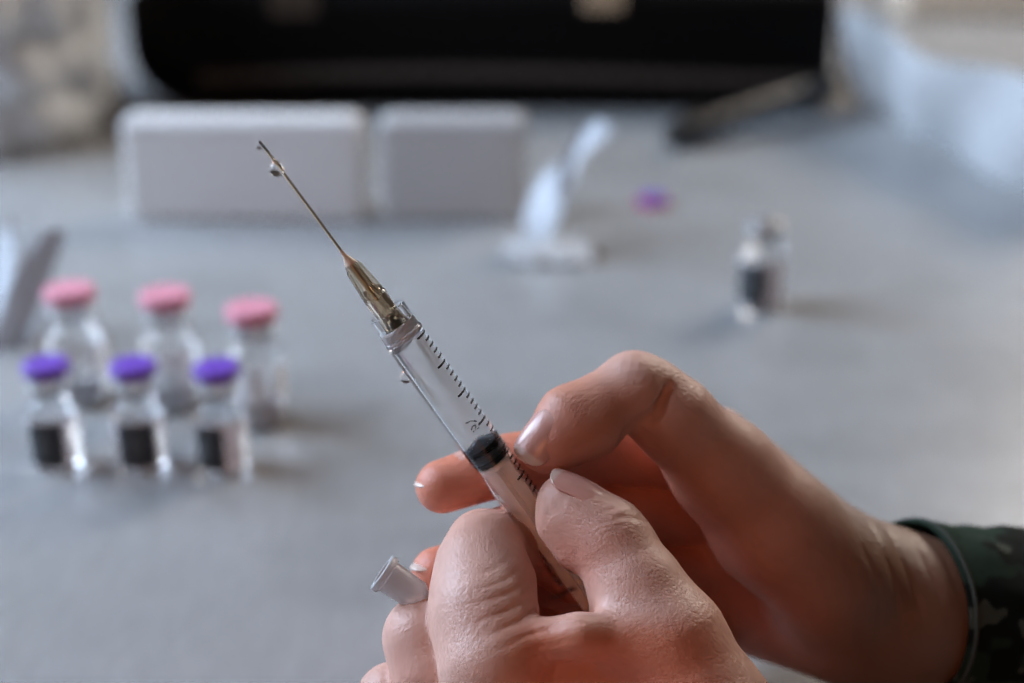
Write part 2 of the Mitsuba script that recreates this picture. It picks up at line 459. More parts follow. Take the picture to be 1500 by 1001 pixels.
# white packets at the left edge
packs = [((-6, 505), (14, 330), 0.0085, 0.010, 'white torn packet at the left edge of the view, tallest of the leaning three'),
         ((12, 505), (70, 345), 0.0085, -0.004, 'white torn packet leaning right, middle of the three at the left edge'),
         ((48, 492), (92, 430), 0.005, -0.012, 'narrow white packet leaning beside the leftmost pink-capped vial')]
for i, (a, c, wd, dy, lab) in enumerate(packs):
    g = ground(*a)
    q0, q1 = g + [0, dy, 0.0006], at_y(c[0], c[1], g[1] + dy + 0.01)

    def strip(u, v, q0=q0, q1=q1, wd=wd, i=i):
        cc = q0 * (1 - u) + q1 * u
        w = wd * np.interp(u, [0, 0.3, 0.8, 1], [0.75, 1, 0.9, 0.35 if i != 1 else 0.9])
        return cc + np.array([w * v * (0.8, 1.0, 0.6)[i], w * v * (-0.8, 0.55, -1.0)[i] - 0.002 * (1 - v * v) + 0.002 * math.sin(8 * u + 2 * i) * v, max(0.0, 0.003 * v * u) + 0.003 * u * math.sin(3 * v + i)])
    kk = obj('packet', crumple(U, V_, strip), 'mat_paper', smooth=40)
    tag(kk, lab, 'packet', 'torn white packets at the left edge')


def lump(centre, radii, amp, freq, seed, flat=0.5, sub=5, rotz=0.0):
    m = trimesh.creation.icosphere(subdivisions=sub)
    v = m.vertices.copy()
    v = np.sign(v) * np.abs(v) ** flat
    n1 = meshkit.fbm(v * freq + seed, 3, seed)
    n2 = np.abs(2 * meshkit.noise(v * freq * 1.7 + 5 + seed, seed + 3) - 1)
    v = v * (1 + amp * (n1 - 0.5) * 2 - amp * 0.7 * (1 - n2) ** 3)[:, None]
    v = v * np.asarray(radii)
    c, s = math.cos(rotz), math.sin(rotz)
    v = np.c_[v[:, 0] * c - v[:, 1] * s, v[:, 0] * s + v[:, 1] * c, v[:, 2]]
    v = v + np.asarray(centre)
    v[:, 2] = np.maximum(v[:, 2], 0.0006)
    return trimesh.Trimesh(v, m.faces, process=False)


g0 = ground(60, 318)
kk = obj('grey_bag', lump((g0[0] - 0.125, g0[1] + 0.22, 0.10), (0.115, 0.12, 0.17), 0.16, 2.3, 3, 0.75), 'mat_bag_grey', smooth=35)
tag(kk, 'crumpled grey plastic bag standing at the back left beside the black case', 'bag')
b0, b1 = ground(1236, 158), ground(1560, 318)


def panel(u, v):
    v = (v + 1) / 2
    d = b1 - b0
    nrm = np.array([d[1], -d[0], 0]) / np.linalg.norm(d)
    hgt = np.interp(u, [0, 0.15, 0.5, 1], [0.072, 0.080, 0.074, 0.070]) + 0.004 * math.sin(9 * u)
    wob = 0.006 * math.sin(7 * u + 2 * v) + 0.004 * math.sin(15 * u - 4 * v) + 0.012 * (1 - v) ** 2
    return b0 + d * u - nrm * wob + nrm * 0.02 * v + np.array([0, 0, 0.0006 + hgt * v])


kk = obj('plastic_sheet', crumple(np.linspace(0, 1, 60), np.linspace(-1, 1, 20), panel, 0.001), 'mat_bag', smooth=40)
tag(kk, 'pale bluish plastic sheet standing on edge along the right side of the table', 'plastic sheet')
g1 = ground(1440, 32)
kk = obj('cream_box', rbox((0.36, 0.10, 0.05), 0.006, (g1[0] + 0.10, g1[1] + 0.05, 0), -0.03), 'mat_cream')
tag(kk, 'low cream box at the far back right corner behind the bluish bag', 'box')
p = at_y(128, 70, g0[1] - 0.002)
kk = obj('beige_tag', rbox((0.024, 0.012, 0.026), 0.002, (p[0], g0[1] - 0.012, p[2] - 0.02), 0.2), 'mat_cream')

del scene[kk]

# ------------------------------------------------------------------ syringe
s_up2 = np.array([-0.5687, -0.8225])
TILT = 0.27
cc_ = math.sqrt(1 - TILT ** 2)
DN = np.array([0.5687 * cc_, 0.8225 * cc_, TILT])         # camera frame, towards the plunger
ZC = 338.7
C0 = cm(565.7, 456.5, ZC)


def s_at(py, off=0.0):
    """Distance along the barrel whose axis point shows at photograph row py."""
    lo, hi = -80.0, 150.0
    for _ in range(60):
        mid = (lo + hi) / 2
        q = C0 + DN * mid
        if q[1] / q[2] * FPX + 500.5 < py:
            lo = mid
        else:
            hi = mid
    return lo


def sy(profile, n=72, arc=None, hint=None):
    """Lathe about the barrel axis; s grows towards the plunger."""
    axis = W(C0 + DN * 1000) - W(C0)
    h = CAMHINT if hint is None else hint
    return lathe(np.asarray(profile) * 0.001, W(C0), axis, n, h, arc)


CAMHINT = -FWD
AX = (W(C0 + DN * 1000) - W(C0))
S_STOP = s_at(650)            # top rim of the stopper
S_STOP1 = S_STOP + 5.4
S_END = s_at(846)
RO, RI = 5.0, 4.33
S_RIB, S_IN = 7.4, 8.6
syr = thing('syringe', 'clear graduated syringe with dark blue-black stopper and long needle held in both hands', 'syringe')
# barrel: all faces between plastic and air
outer = fillet([(3.9, 6.2), (3.9, 0.25), (4.15, 0.0), (4.55, 0.0), (4.72, 0.25), (4.86, 6.6), (5.12, 6.9), (5.15, 7.7), (RO, 8.1), (RO, S_STOP - 1.5)], 0.18, 4)
outer_low = [(RO, S_STOP - 1.5), (RO, S_END - 1.2)]
flr = 0.0
inner = [(RI, S_END + 0.0), (RI, S_STOP1 - 1.0)]
tip = fillet([(0.7, S_IN - 0.9), (0.7, 1.2), (1.75, 1.2), (2.05, 6.2), (3.9, 6.2)], 0.12, 3)
barrel = sy(np.vstack([tip, outer[1:]]))
# finger flange, an oval plate round the barrel end
ths = np.arange(96) / 96 * 2 * np.pi


def flange():
    sec = fillet([(0, -1.2), (1, -1.2), (1, 0.0), (0, 0.0)], 0.4, 4)
    u, v, a = frame(AX, CAMHINT)
    rx, ry = 5.6, 9.0
    rings = []
    for w, s in sec:
        ro = np.hypot(rx * np.cos(ths), ry * np.sin(ths)) * 1.0
        r = (RO if s < -0.6 else RI) * (1 - w) + ro * w if w < 1 else ro
        rings.append(W(C0) + (r[:, None] * (np.cos(ths)[:, None] * u + np.sin(ths)[:, None] * v) + (S_END + s) * a) * 0.001)
    V = np.vstack(rings)
    n, m = 96, len(rings)
    i, j = np.meshgrid(np.arange(m - 1), np.arange(n), indexing='ij')
    j2 = (j + 1) % n
    A, B, C, D = i * n + j, i * n + j2, (i + 1) * n + j2, (i + 1) * n + j
    return trimesh.Trimesh(V, np.concatenate([np.stack([A, B, C], -1).reshape(-1, 3), np.stack([A, C, D], -1).reshape(-1, 3)]), process=False)


bore_low = sy([(RI, S_END), (RI, S_STOP1 - 1.2)])
obj('barrel', trimesh.util.concatenate([barrel, sy(outer_low), flange(), bore_low]), 'mat_plastic', syr, smooth=35)
BK = syr + '__barrel'
# liquid: the face between plastic and liquid
liq = fillet([(0, S_IN - 0.9), (0.7, S_IN - 0.9), (0.72, S_IN), (RI - 0.5, S_IN + 0.1), (RI, S_IN + 0.7), (RI, S_STOP1 - 1.2), (0, S_STOP1 - 1.2)], 0.25, 4)
obj('liquid', sy(liq), 'mat_liquid', syr, smooth=35)
scene[syr + '__liquid']['interior'] = {'type': 'homogeneous', 'albedo': {'type': 'rgb', 'value': [0.985, 0.99, 0.995]}, 'sigma_t': 35.0, 'phase': {'type': 'hg', 'g': 0.0}}
# frosted band of the collar, inside the plastic wall
obj('collar_band', sy(fillet([(4.02, 4.0), (4.60, 4.0), (4.72, 6.4), (4.95, 7.1), (4.95, 7.6), (4.4, 7.9), (2.4, 7.7), (2.2, 6.5), (3.98, 6.5), (3.98, 4.2)], 0.1, 3)), 'mat_milky', syr, smooth=35, label='milky band inside the collar')
# stopper
st = fillet([(0, S_STOP - 2.0), (1.0, S_STOP - 1.8), (RI - 0.35, S_STOP - 0.05), (RI - 0.04, S_STOP + 0.3), (RI - 0.04, S_STOP + 1.5), (RI - 0.5, S_STOP + 2.0), (RI - 0.5, S_STOP + 3.3), (RI - 0.04, S_STOP + 3.8), (RI - 0.04, S_STOP + 5.1), (RI - 0.6, S_STOP1), (0, S_STOP1)], 0.3, 4)
obj('stopper', sy(st), 'mat_stopper', syr, smooth=35, label='dark blue-black rubber stopper')
# tiny air bubbles clinging to the stopper's face
bub = []
for i in range(26):
    a_b, q_b = rng.uniform(0, 2 * math.pi), rng.uniform(0.15, 0.98) ** 0.5
    r_b = rng.uniform(0.10, 0.22)
    uu, vv, aa = frame(AX, CAMHINT)
    s_b = np.interp(q_b, [0, 0.25, 0.92, 1.0], [S_STOP - 2.0, S_STOP - 1.8, S_STOP - 0.05, S_STOP + 0.1]) - r_b * 0.9
    m = trimesh.creation.icosphere(subdivisions=2, radius=r_b * 0.001)
    m.apply_translation(W(C0) + 0.001 * (q_b * (RI - 0.35) * (math.cos(a_b) * uu + math.sin(a_b) * vv) + s_b * aa))
    bub.append(m)
bk = obj('air_bubbles', trimesh.util.concatenate(bub), 'mat_bubble', syr, smooth=True)
labels[bk] = {'kind': 'stuff'}
# plunger rod with four fins, its neck disc and thumb end
plk = syr + '__plunger'


def fin(ang, s0, s1, r, th):
    u, v, a = frame(AX, CAMHINT)
    d = math.cos(ang) * u + math.sin(ang) * v
    e = np.cross(a, d)
    bx = trimesh.creation.box((1, 1, 1))
    q = bx.vertices
    bx.vertices = W(C0) + 0.001 * ((q[:, 0:1] + 0.5) * r * d + q[:, 1:2] * th * e + ((q[:, 2:3] + 0.5) * (s1 - s0) + s0) * a)
    return bx


S_PL = S_END + 34.0
disc = sy(fillet([(0, S_STOP1 + 0.05), (3.7, S_STOP1 + 0.05), (3.9, S_STOP1 + 0.4), (3.9, S_STOP1 + 1.3), (3.5, S_STOP1 + 1.7), (0, S_STOP1 + 1.7)], 0.2, 3), 48)
rod = trimesh.util.concatenate([disc] + [fin(math.radians(a), S_STOP1 + 1.5, S_PL, 3.6, 1.2) for a in (20, 110, 200, 290)])
obj('plunger', rod, 'mat_plunger', syr, smooth=30)
obj('thumb_rest', sy(fillet([(0, S_PL), (6.2, S_PL), (6.4, S_PL + 0.4), (6.4, S_PL + 1.6), (0, S_PL + 1.6)], 0.3, 3), 48), 'mat_plunger', plk, smooth=35)

# graduation marks printed on the barrel
S0, S3 = None, None
u_, v_, a_ = frame(AX, CAMHINT)


def on_barrel(s, ang, r=RO + 0.035):
    return W(C0) + 0.001 * (r * (math.cos(ang) * u_ + math.sin(ang) * v_) + s * a_)


def pix(w):
    d = np.asarray(w) - CAM
    z = d @ FWD
    return np.array([750 + FPX * (d @ RIGHT) / z, 500.5 + FPX * (d @ DOWN) / z])


sgn = 1 if pix(on_barrel(20, 1.2))[0] > pix(on_barrel(20, -1.2))[0] else -1
LONG_A0, SHORT_A0, END_A = 0.50 * sgn, 0.86 * sgn, 1.38 * sgn


def solve_s(target, ang):
    best = min(np.linspace(5, 75, 1401), key=lambda s: np.linalg.norm(pix(on_barrel(s, ang)) - target))
    return best


S0 = solve_s(np.array([612.0, 494.0]), 1.0 * sgn)
S3 = solve_s(np.array([779.0, 744.0]), 1.0 * sgn)


def mark(s, a0, a1, w=0.52):
    lo, hi = min(a0, a1), max(a0, a1)
    return sy([(RO + 0.035, s - w / 2), (RO + 0.035, s + w / 2)], 16, (lo, hi))


for i in range(31):
    s = S0 + (S3 - S0) * i / 30
    obj('graduation_mark', mark(s, LONG_A0 if i % 5 == 0 else SHORT_A0, END_A if i % 5 == 0 else END_A - 0.12), 'mat_ink', BK, smooth=True)
obj('graduation_mark', mark(S3 + 3.6, 0.92 * sgn, 1.02 * sgn, 0.6), 'mat_ink', BK, smooth=True)
# small grey printed numeral, seen lying along the barrel
s_num = S0 + (S3 - S0) * 15 / 30


def stroke(pts, w):
    """Ink line on the barrel through [(s, angle)]."""
    poly = sg.LineString([(p[0], p[1] * RO) for p in pts]).buffer(w / 2, 4)
    V, F = trimesh.creation.triangulate_polygon(poly.segmentize(0.3), engine='earcut')
    return trimesh.Trimesh(np.array([on_barrel(x, y / RO, RO + 0.03) for x, y in V]), F, process=False)


A = 0.30 * sgn
num = [stroke([(s_num - 2.3, A - 0.24 * sgn), (s_num - 2.0, A - 0.02 * sgn), (s_num - 1.5, A + 0.16 * sgn), (s_num - 1.0, A + 0.22 * sgn)], 0.34),
       stroke([(s_num - 0.2, A - 0.22 * sgn), (s_num - 0.7, A - 0.08 * sgn), (s_num - 0.5, A + 0.08 * sgn), (s_num + 0.1, A + 0.02 * sgn), (s_num + 0.5, A - 0.18 * sgn)], 0.3),
       stroke([(s_num + 0.6, A - 0.2 * sgn), (s_num + 0.6, A + 0.14 * sgn)], 0.28)]
obj('printed_numeral', trimesh.util.concatenate(num), 'mat_ink_grey', BK, smooth=False, label='faint grey printed numeral')

# needle, hub: their axis leans a little off the barrel axis
NTIP = cm(379.5, 206, ZC - 24.0 * 0 - 0.27 * 0 - 20.5)
NB = C0 + DN * 1.2
ND = NTIP - NB
NL = np.linalg.norm(ND)
ND /= NL
NAX = W(NB + ND * 1000) - W(NB)


def ndl(profile, n=32):
    return lathe(np.asarray(profile) * 0.001, W(NB), NAX, n, CAMHINT)


hubL = 16.2
hub_out = fillet([(2.35, -3.6), (2.9, -3.6), (2.9, -2.6), (2.75, 1.0), (2.95, 5.2), (3.0, 6.2), (2.75, 6.6), (2.45, 10.0), (1.75, hubL - 0.6), (1.5, hubL), (0.9, hubL - 0.4)], 0.25, 4)
hub_in = fillet([(0.9, hubL - 0.4), (0.85, 9.0), (1.75, 7.4), (2.02, -3.0), (2.35, -3.6)], 0.25, 4)
hubm = ndl(np.vstack([hub_out, hub_in[1:]]))
obj('hub', hubm, 'mat_hub', syr, smooth=35, label='amber tinted needle hub')
un, vn, an = frame(NAX, CAMHINT)
for a in (30, 120, 210, 300):
    d = math.cos(math.radians(a)) * un + math.sin(math.radians(a)) * vn
    e = np.cross(an, d)
    prof = [(2.2, 6.4), (3.1, 6.4), (3.0, 8.0), (2.35, 14.6), (1.9, 15.2), (1.4, 15.2)]
    m = trimesh.creation.extrude_polygon(sg.Polygon(prof), 0.55, engine='earcut')
    q = m.vertices
    m.vertices = W(NB) + 0.001 * (q[:, 0:1] * d + q[:, 1:2] * an + (q[:, 2:3] - 0.275) * e)
    m.fix_normals()
    obj('fin', m, 'mat_hub', syr + '__hub', smooth=False)
obj('glue_collar', ndl(fillet([(0, hubL - 0.6), (1.5, hubL - 0.35), (1.52, hubL - 0.05), (1.05, hubL + 1.1), (0.5, hubL + 2.4), (0.40, hubL + 4.0), (0, hubL + 4.0)], 0.4, 5)), 'mat_glue', syr, smooth=40, label='cream glue cone at the needle base')
NR = 0.36


def needle():
    m = ndl(np.array([(0, 5.0), (NR, 5.0), (NR, hubL + 2), (NR, NL - 4.4), (NR, NL - 4), (NR, NL - 3), (NR, NL - 2), (NR, NL - 1), (NR, NL)]), 20)
    v = m.vertices
    rel = v - W(NB)
    s = rel @ an * 1000
    side = un * 0.75 - vn * sgn * 0.66
    k = (rel @ side) * 1000
    lim = NL - 3.6 * (k + NR) / (2 * NR)                # bevelled point
    over = s > lim
    v = v - np.where(over, s - lim, 0)[:, None] * an * 0.001
    m.vertices = v
    return m


obj('needle', needle(), 'mat_needle', syr, smooth=40, label='long thin steel needle with a bevelled point')


# water drops
def drop(c, r, stretch, label, seed):
    m = trimesh.creation.icosphere(subdivisions=4)
    v = m.vertices.copy()
    pull = np.clip(v @ np.array([0.2, 0, 1.0]), 0, 1)
    v = v * (1 - 0.35 * pull)[:, None]
    v[:, 2] += stretch * pull
    m.vertices = W(c) + v * r * 0.001
    kk = obj('water_drop', m, 'mat_water', smooth=True)
    tag(kk, label, 'drop')


def on_needle(t, off):
    p = NB + ND * t
    return p + off


tl = [(t, on_needle(t, 0)) for t in np.linspace(20, NL, 200)]


def needle_row(py):
    return min(tl, key=lambda q: abs(q[1][1] / q[1][2] * FPX + 500.5 - py))[1]


q = needle_row(246)
drop(cm(405.5, 248, q[2]), 1.75, 0.5, 'clear water drop hanging under the needle a little below its point', 1)
q = needle_row(216)
drop(cm(380.5, 214, q[2]), 0.85, 0.7, 'tiny clear water drop clinging to the needle point', 2)
q = needle_row(232)
drop(cm(401.5, 232, q[2]), 0.42, 0.9, 'thin clear water bead on the upper side of the needle above the hanging drop', 4)
q = C0 + DN * s_at(556)
drop(cm(594.5, 553, q[2] - 0.6), 1.5, 0.6, 'clear water drop on the left side of the syringe barrel', 3)

# loose needle sheath held between the fingers
k = thing('needle_sheath', 'clear translucent needle sheath pinched between two fingers below the barrel', 'needle cap')
A0, A1 = cm(559, 838, 345.5), cm(640, 893, 346.5)
CD = (A1 - A0) / np.linalg.norm(A1 - A0)
CAX = W(A0 + CD * 1000) - W(A0)


def shp(profile, n=48):
    return lathe(np.asarray(profile) * 0.001, W(A0), CAX, n, CAMHINT)


prof_o = fillet([(3.1, 0.0), (4.75, 0.0), (4.85, 0.3), (4.85, 1.5), (4.7, 1.75), (4.05, 1.8), (3.75, 10.6), (3.2, 11.4), (2.6, 11.8), (2.45, 21), (1.6, 22), (0, 22)], 0.2, 4)
prof_i = fillet([(0, 20.8), (1.5, 20.8), (1.8, 12.0), (3.0, 10.0), (3.1, 0.0)], 0.3, 4)
obj('tube', shp(np.vstack([prof_o, prof_i])), 'mat_frost', k, smooth=35)

# ------------------------------------------------------------------ hands, as one smooth surface each
def seg_d(P, a, b, ra, rb):
    ab = b - a
    t = np.clip((P - a) @ ab / (ab @ ab), 0, 1)
    return np.linalg.norm(P - a - t[:, None] * ab, axis=1) - (ra + t * (rb - ra))


def ell_d(P, c, ax, r):
    """Rough distance to an ellipsoid with axes ax (rows) and radii r."""
    q = (P - c) @ np.asarray(ax).T
    r = np.asarray(r, float)
    k0 = np.linalg.norm(q / r, axis=1)
    k1 = np.linalg.norm(q / (r * r), axis=1)
    return k0 * (k0 - 1.0) / np.maximum(k1, 1e-9)


def smin(a, b, k):
    h = np.maximum(k - np.abs(a - b), 0) / k
    return np.minimum(a, b) - h * h * k * 0.25


def smax(a, b, k):
    return -smin(-a, -b, k)


def chain(P, pts, k=2.0):
    """Limb through [(point, radius), ...]."""
    d = None
    for (a, ra), (b, rb) in zip(pts, pts[1:]):
        e = seg_d(P, a, b, ra, rb)
        d = e if d is None else smin(d, e, k)
    return d


def groove(P, d, pts, r=0.5, k=0.9, depth=0.0):
    """Cuts a crease along a polyline."""
    g = None
    for a, b in zip(pts, pts[1:]):
        e = seg_d(P, a, b, r, r)
        g = e if g is None else np.minimum(g, e)
    return smax(d, -g, k)


def wrinkles(P, c, direction, wavelength, sigma, amp, bend=0.0, seed=0):
    q = P - c
    w = np.exp(-(q ** 2).sum(1) / sigma ** 2)
    near = w > 0.01
    out = np.zeros(len(P))
    if near.any():
        n = meshkit.noise(P[near] / (wavelength * 2.2), seed) * 2.4
        ph = q[near] @ direction * (2 * math.pi / wavelength) + n
        out[near] = amp * w[near] * (1 - np.abs(np.sin(ph / 2))) ** 2
    return out


def surface(f, lo, hi, h, B=8):
    """Surface nets over blocks near the surface of the signed distance f (mm)."""
    lo, hi = np.asarray(lo, float), np.asarray(hi, float)
    nb = np.ceil((hi - lo) / (h * B)).astype(int)
    N = nb * B + 1
    bi = np.stack(np.meshgrid(*[np.arange(k) for k in nb], indexing='ij'), -1).reshape(-1, 3)
    dc = f(lo + (bi + 0.5) * h * B)
    D = np.empty(N, np.float32)
    act = np.abs(dc) < 0.87 * h * B * 1.35 + 1.0
    for b, d in zip(bi[~act], dc[~act]):
        D[b[0] * B:(b[0] + 1) * B + 1, b[1] * B:(b[1] + 1) * B + 1, b[2] * B:(b[2] + 1) * B + 1] = d
    loc = np.stack(np.meshgrid(*[np.arange(B + 1)] * 3, indexing='ij'), -1).reshape(-1, 3)
    ab = bi[act]
    for s in range(0, len(ab), 400):
        ch = ab[s:s + 400]
        idx = (ch[:, None, :] * B + loc[None]).reshape(-1, 3)
        D[idx[:, 0], idx[:, 1], idx[:, 2]] = f(lo + idx * h)
    S = D < 0
    c = [S[i:N[0] - 1 + i, j:N[1] - 1 + j, k:N[2] - 1 + k] for i in (0, 1) for j in (0, 1) for k in (0, 1)]
    tot = sum(x.astype(np.int8) for x in c)
    cells = np.argwhere((tot > 0) & (tot < 8))
    ids = -np.ones(tuple(N - 1), np.int64)
    ids[cells[:, 0], cells[:, 1], cells[:, 2]] = np.arange(len(cells))
    acc, cnt = np.zeros((len(cells), 3)), np.zeros(len(cells))
    cor = [(i, j, k) for i in (0, 1) for j in (0, 1) for k in (0, 1)]
    val = {q: D[cells[:, 0] + q[0], cells[:, 1] + q[1], cells[:, 2] + q[2]].astype(float) for q in cor}
    for q in cor:
        for ax in range(3):
            if q[ax] == 0:
                q2 = tuple(1 if t == ax else q[t] for t in range(3))
                a, b = val[q], val[q2]
                on = (a < 0) != (b < 0)
                t = np.where(on, a / np.where(on, a - b, 1), 0)
                pt = np.tile(np.array(q, float), (len(cells), 1))
                pt[:, ax] = t
                acc[on] += pt[on]
                cnt[on] += 1
    V = lo + (cells + acc / cnt[:, None]) * h
    faces = []
    for ax in range(3):
        o1, o2 = [(1, 2), (2, 0), (0, 1)][ax]
        sl0, sl1 = [slice(None)] * 3, [slice(None)] * 3
        sl0[ax], sl1[ax] = slice(0, N[ax] - 1), slice(1, N[ax])
        e = np.argwhere(S[tuple(sl0)] != S[tuple(sl1)])
        ok = (e[:, o1] > 0) & (e[:, o2] > 0) & (e[:, o1] < N[o1] - 1) & (e[:, o2] < N[o2] - 1)
        e = e[ok]
        flip = S[e[:, 0], e[:, 1], e[:, 2]]
        q = []
        for d1, d2 in ((0, 0), (-1, 0), (-1, -1), (0, -1)):
            g = e.copy()
            g[:, o1] += d1
            g[:, o2] += d2
            q.append(ids[g[:, 0], g[:, 1], g[:, 2]])
        q = np.stack(q, 1)
        q[~flip] = q[~flip][:, ::-1]
        faces.append(q)
    Q = np.vstack(faces)
    F = np.vstack([Q[:, [0, 1, 2]], Q[:, [0, 2, 3]]])
    for _ in range(2):                                   # onto the surface
        e = 0.15
        d = f(V)
        G = np.stack([f(V + np.eye(3)[i] * e) - f(V - np.eye(3)[i] * e) for i in range(3)], 1) / (2 * e)
        V = V - G * (np.clip(d, -0.5, 0.5) / np.maximum((G ** 2).sum(1), 0.25))[:, None]
    m = trimesh.Trimesh(V, F, process=False)
    return m


def unit(a):
    return np.asarray(a, float) / np.linalg.norm(a)


def nail(parent, tipc, root, out, width, R, free=0.16, bulge=0.5, label=None):
    """Nail plate: a curved shell from its root to its free edge at tipc (camera mm); out = outward direction."""
    a = unit(tipc - root)
    length = np.linalg.norm(tipc - root)
    n = unit(out - a * (out @ a))
    b = np.cross(a, n)
    nu, nv = 29, 33
    gu, gv = np.linspace(-1, 1, nu), np.linspace(0, 1, nv)
    P = np.zeros((nu, nv, 3))
    for i, u in enumerate(gu):
        for j, v in enumerate(gv):
            wv = (1 - (1 - min(v / 0.30, 1.0)) ** 2.2) ** 0.5 if v < 0.30 else 1.0
            if v > 0.62:
                wv *= (1 - ((v - 0.62) / 0.38) ** 2.4 * 0.97) ** 0.5
            ph = u * wv * width / 2 / R
            h = -R * (1 - math.cos(ph)) + bulge * (1 - (2 * v - 1) ** 2)
            P[i, j] = root + a * length * v + b * (R * math.sin(ph)) + n * h
    th = 0.42
    V = np.vstack([P.reshape(-1, 3), (P - n * th).reshape(-1, 3)])
    i, j = np.meshgrid(np.arange(nu - 1), np.arange(nv - 1), indexing='ij')
    A, B_, C, D = i * nv + j, (i + 1) * nv + j, (i + 1) * nv + j + 1, i * nv + j + 1
    up = np.concatenate([np.stack([A, B_, C], -1).reshape(-1, 3), np.stack([A, C, D], -1).reshape(-1, 3)])
    k0 = nu * nv
    rim = [(i, 0) for i in range(nu)] + [(nu - 1, j) for j in range(1, nv)] + [(i, nv - 1) for i in range(nu - 2, -1, -1)] + [(0, j) for j in range(nv - 2, 0, -1)]
    e = np.array([p * nv + q for p, q in rim])
    e2 = np.roll(e, -1)
    f = np.vstack([up, up[:, ::-1] + k0, np.stack([e2, e, e + k0], 1), np.stack([e2, e + k0, e2 + k0], 1)])
    vv = np.tile(np.tile(gv, nu), 2)
    m = trimesh.Trimesh(V, f, process=False)
    mid = len(up) // 4
    t0 = V[up[mid]]
    if np.cross(t0[1] - t0[0], t0[2] - t0[0]) @ n < 0:
        m.faces = m.faces[:, ::-1]
    t = np.clip((vv - (1 - free)) / 0.05, 0, 1)[:, None]
    lun = np.clip((0.20 - vv) / 0.12, 0, 1)[:, None] * 0.5
    col = np.array([0.60, 0.31, 0.25]) * (1 - t) + np.array([0.66, 0.50, 0.42]) * t
    col = col * (1 - lun) + np.array([0.62, 0.42, 0.36]) * lun
    m.vertices = W(m.vertices)
    return obj('nail', m, 'mat_nail', parent, smooth=40, label=label) if False else obj('nail', m, 'mat_nail', parent, smooth=True, color=col, label=label)


# ---- right hand: thumb bent over the barrel, fingers reaching behind it, arm coming from the right
RT = [(cm(797, 655, 354), 6.4), (cm(836, 615, 357), 8.3), (cm(928, 572, 362), 9.0)]                       # thumb end
RT2 = [(cm(928, 572, 362), 9.0), (cm(985, 612, 366), 10.4), (cm(1060, 690, 374), 13.0)]                    # to its knuckle
RT3 = [(cm(1060, 690, 374), 13.0), (cm(1130, 770, 380), 16.0), (cm(1215, 845, 386), 17.5)]                # ball of the thumb
RI_ = [(cm(648, 713, 363), 6.9), (cm(745, 682, 369), 7.7), (cm(880, 652, 386), 9.6), (cm(1050, 668, 404), 11.5)]
RM = [(cm(640, 839, 366), 6.6), (cm(730, 818, 378), 7.6), (cm(860, 744, 394), 9.6), (cm(1040, 740, 410), 11.5)]
RR = [(cm(735, 900, 378), 6.4), (cm(800, 880, 388), 7.4), (cm(900, 850, 404), 8.8), (cm(1050, 825, 414), 10.5)]
RP = [(cm(800, 985, 380), 5.8), (cm(860, 965, 390), 6.6), (cm(950, 930, 404), 7.8), (cm(1080, 900, 414), 10.0)]
RPALM = [((cm(1050, 650, 404), 10.5), (cm(1240, 830, 398), 14.0)), ((cm(1040, 740, 410), 11.0), (cm(1255, 860, 400), 15.0)),
         ((cm(1050, 825, 414), 10.5), (cm(1265, 900, 402), 15.0)), ((cm(1080, 900, 414), 10.5), (cm(1265, 935, 400), 15.0))]
RW = [(cm(1262, 880, 394), 17.0), (cm(1335, 893, 396), 19.5), (cm(1470, 925, 402), 22.0), (cm(1760, 990, 420), 26.0), (cm(2050, 1050, 440), 30.0)]
FLEX_R = [cm(974, 572, 356.5), cm(962, 604, 354.5), cm(932, 632, 354.0), cm(896, 648, 355.0)]


def right_hand(P):
    th = smin(chain(P, RT, 3.0), chain(P, RT2, 4.0), 3.0)
    th = smin(th, chain(P, RT3, 5.0), 6.0)
    # soft pad below the thumb end
    th = smin(th, seg_d(P, cm(822, 652, 353), cm(872, 628, 356), 6.0, 7.2), 4.0)
    th = smin(th, seg_d(P, cm(928, 556, 362), cm(962, 562, 364), 5.2, 5.2), 5.0)      # knuckle on top
    th = groove(P, th, FLEX_R, 1.2, 2.4)
    palm = None
    for (a, ra), (b, rb) in RPALM:
        e = seg_d(P, a, b, ra, rb)
        palm = e if palm is None else smin(palm, e, 7.0)
    palm = smin(palm, chain(P, RW, 5.0), 12.0)
    d = smin(palm, th, 7.0)
    for fg in (RI_, RM, RR, RP):
        d = smin(d, smin(chain(P, fg, 2.5), palm + 2.0, 4.0), 0.9)
    q = P[:, None, :] if False else P
    # knuckle folds over the thumb joint and faint folds at the wrist
    d = d + wrinkles(P, cm(815, 580, 350), unit([0.85, -0.5, 0.1]), 1.5, 5.0, 0.22, seed=2)
    d = d + wrinkles(P, cm(935, 525, 357), unit([0.8, 0.45, 0.1]), 2.0, 6.0, 0.2, seed=5)
    d = d + wrinkles(P, cm(1300, 830, 380), unit([0.95, -0.2, 0.1]), 6.0, 16.0, 0.7, seed=6)
    d = d + 0.12 * (meshkit.noise(P / 4.0, 8) - 0.5) + 0.15 * (meshkit.noise(P / 13.0, 9) - 0.5)
    return d


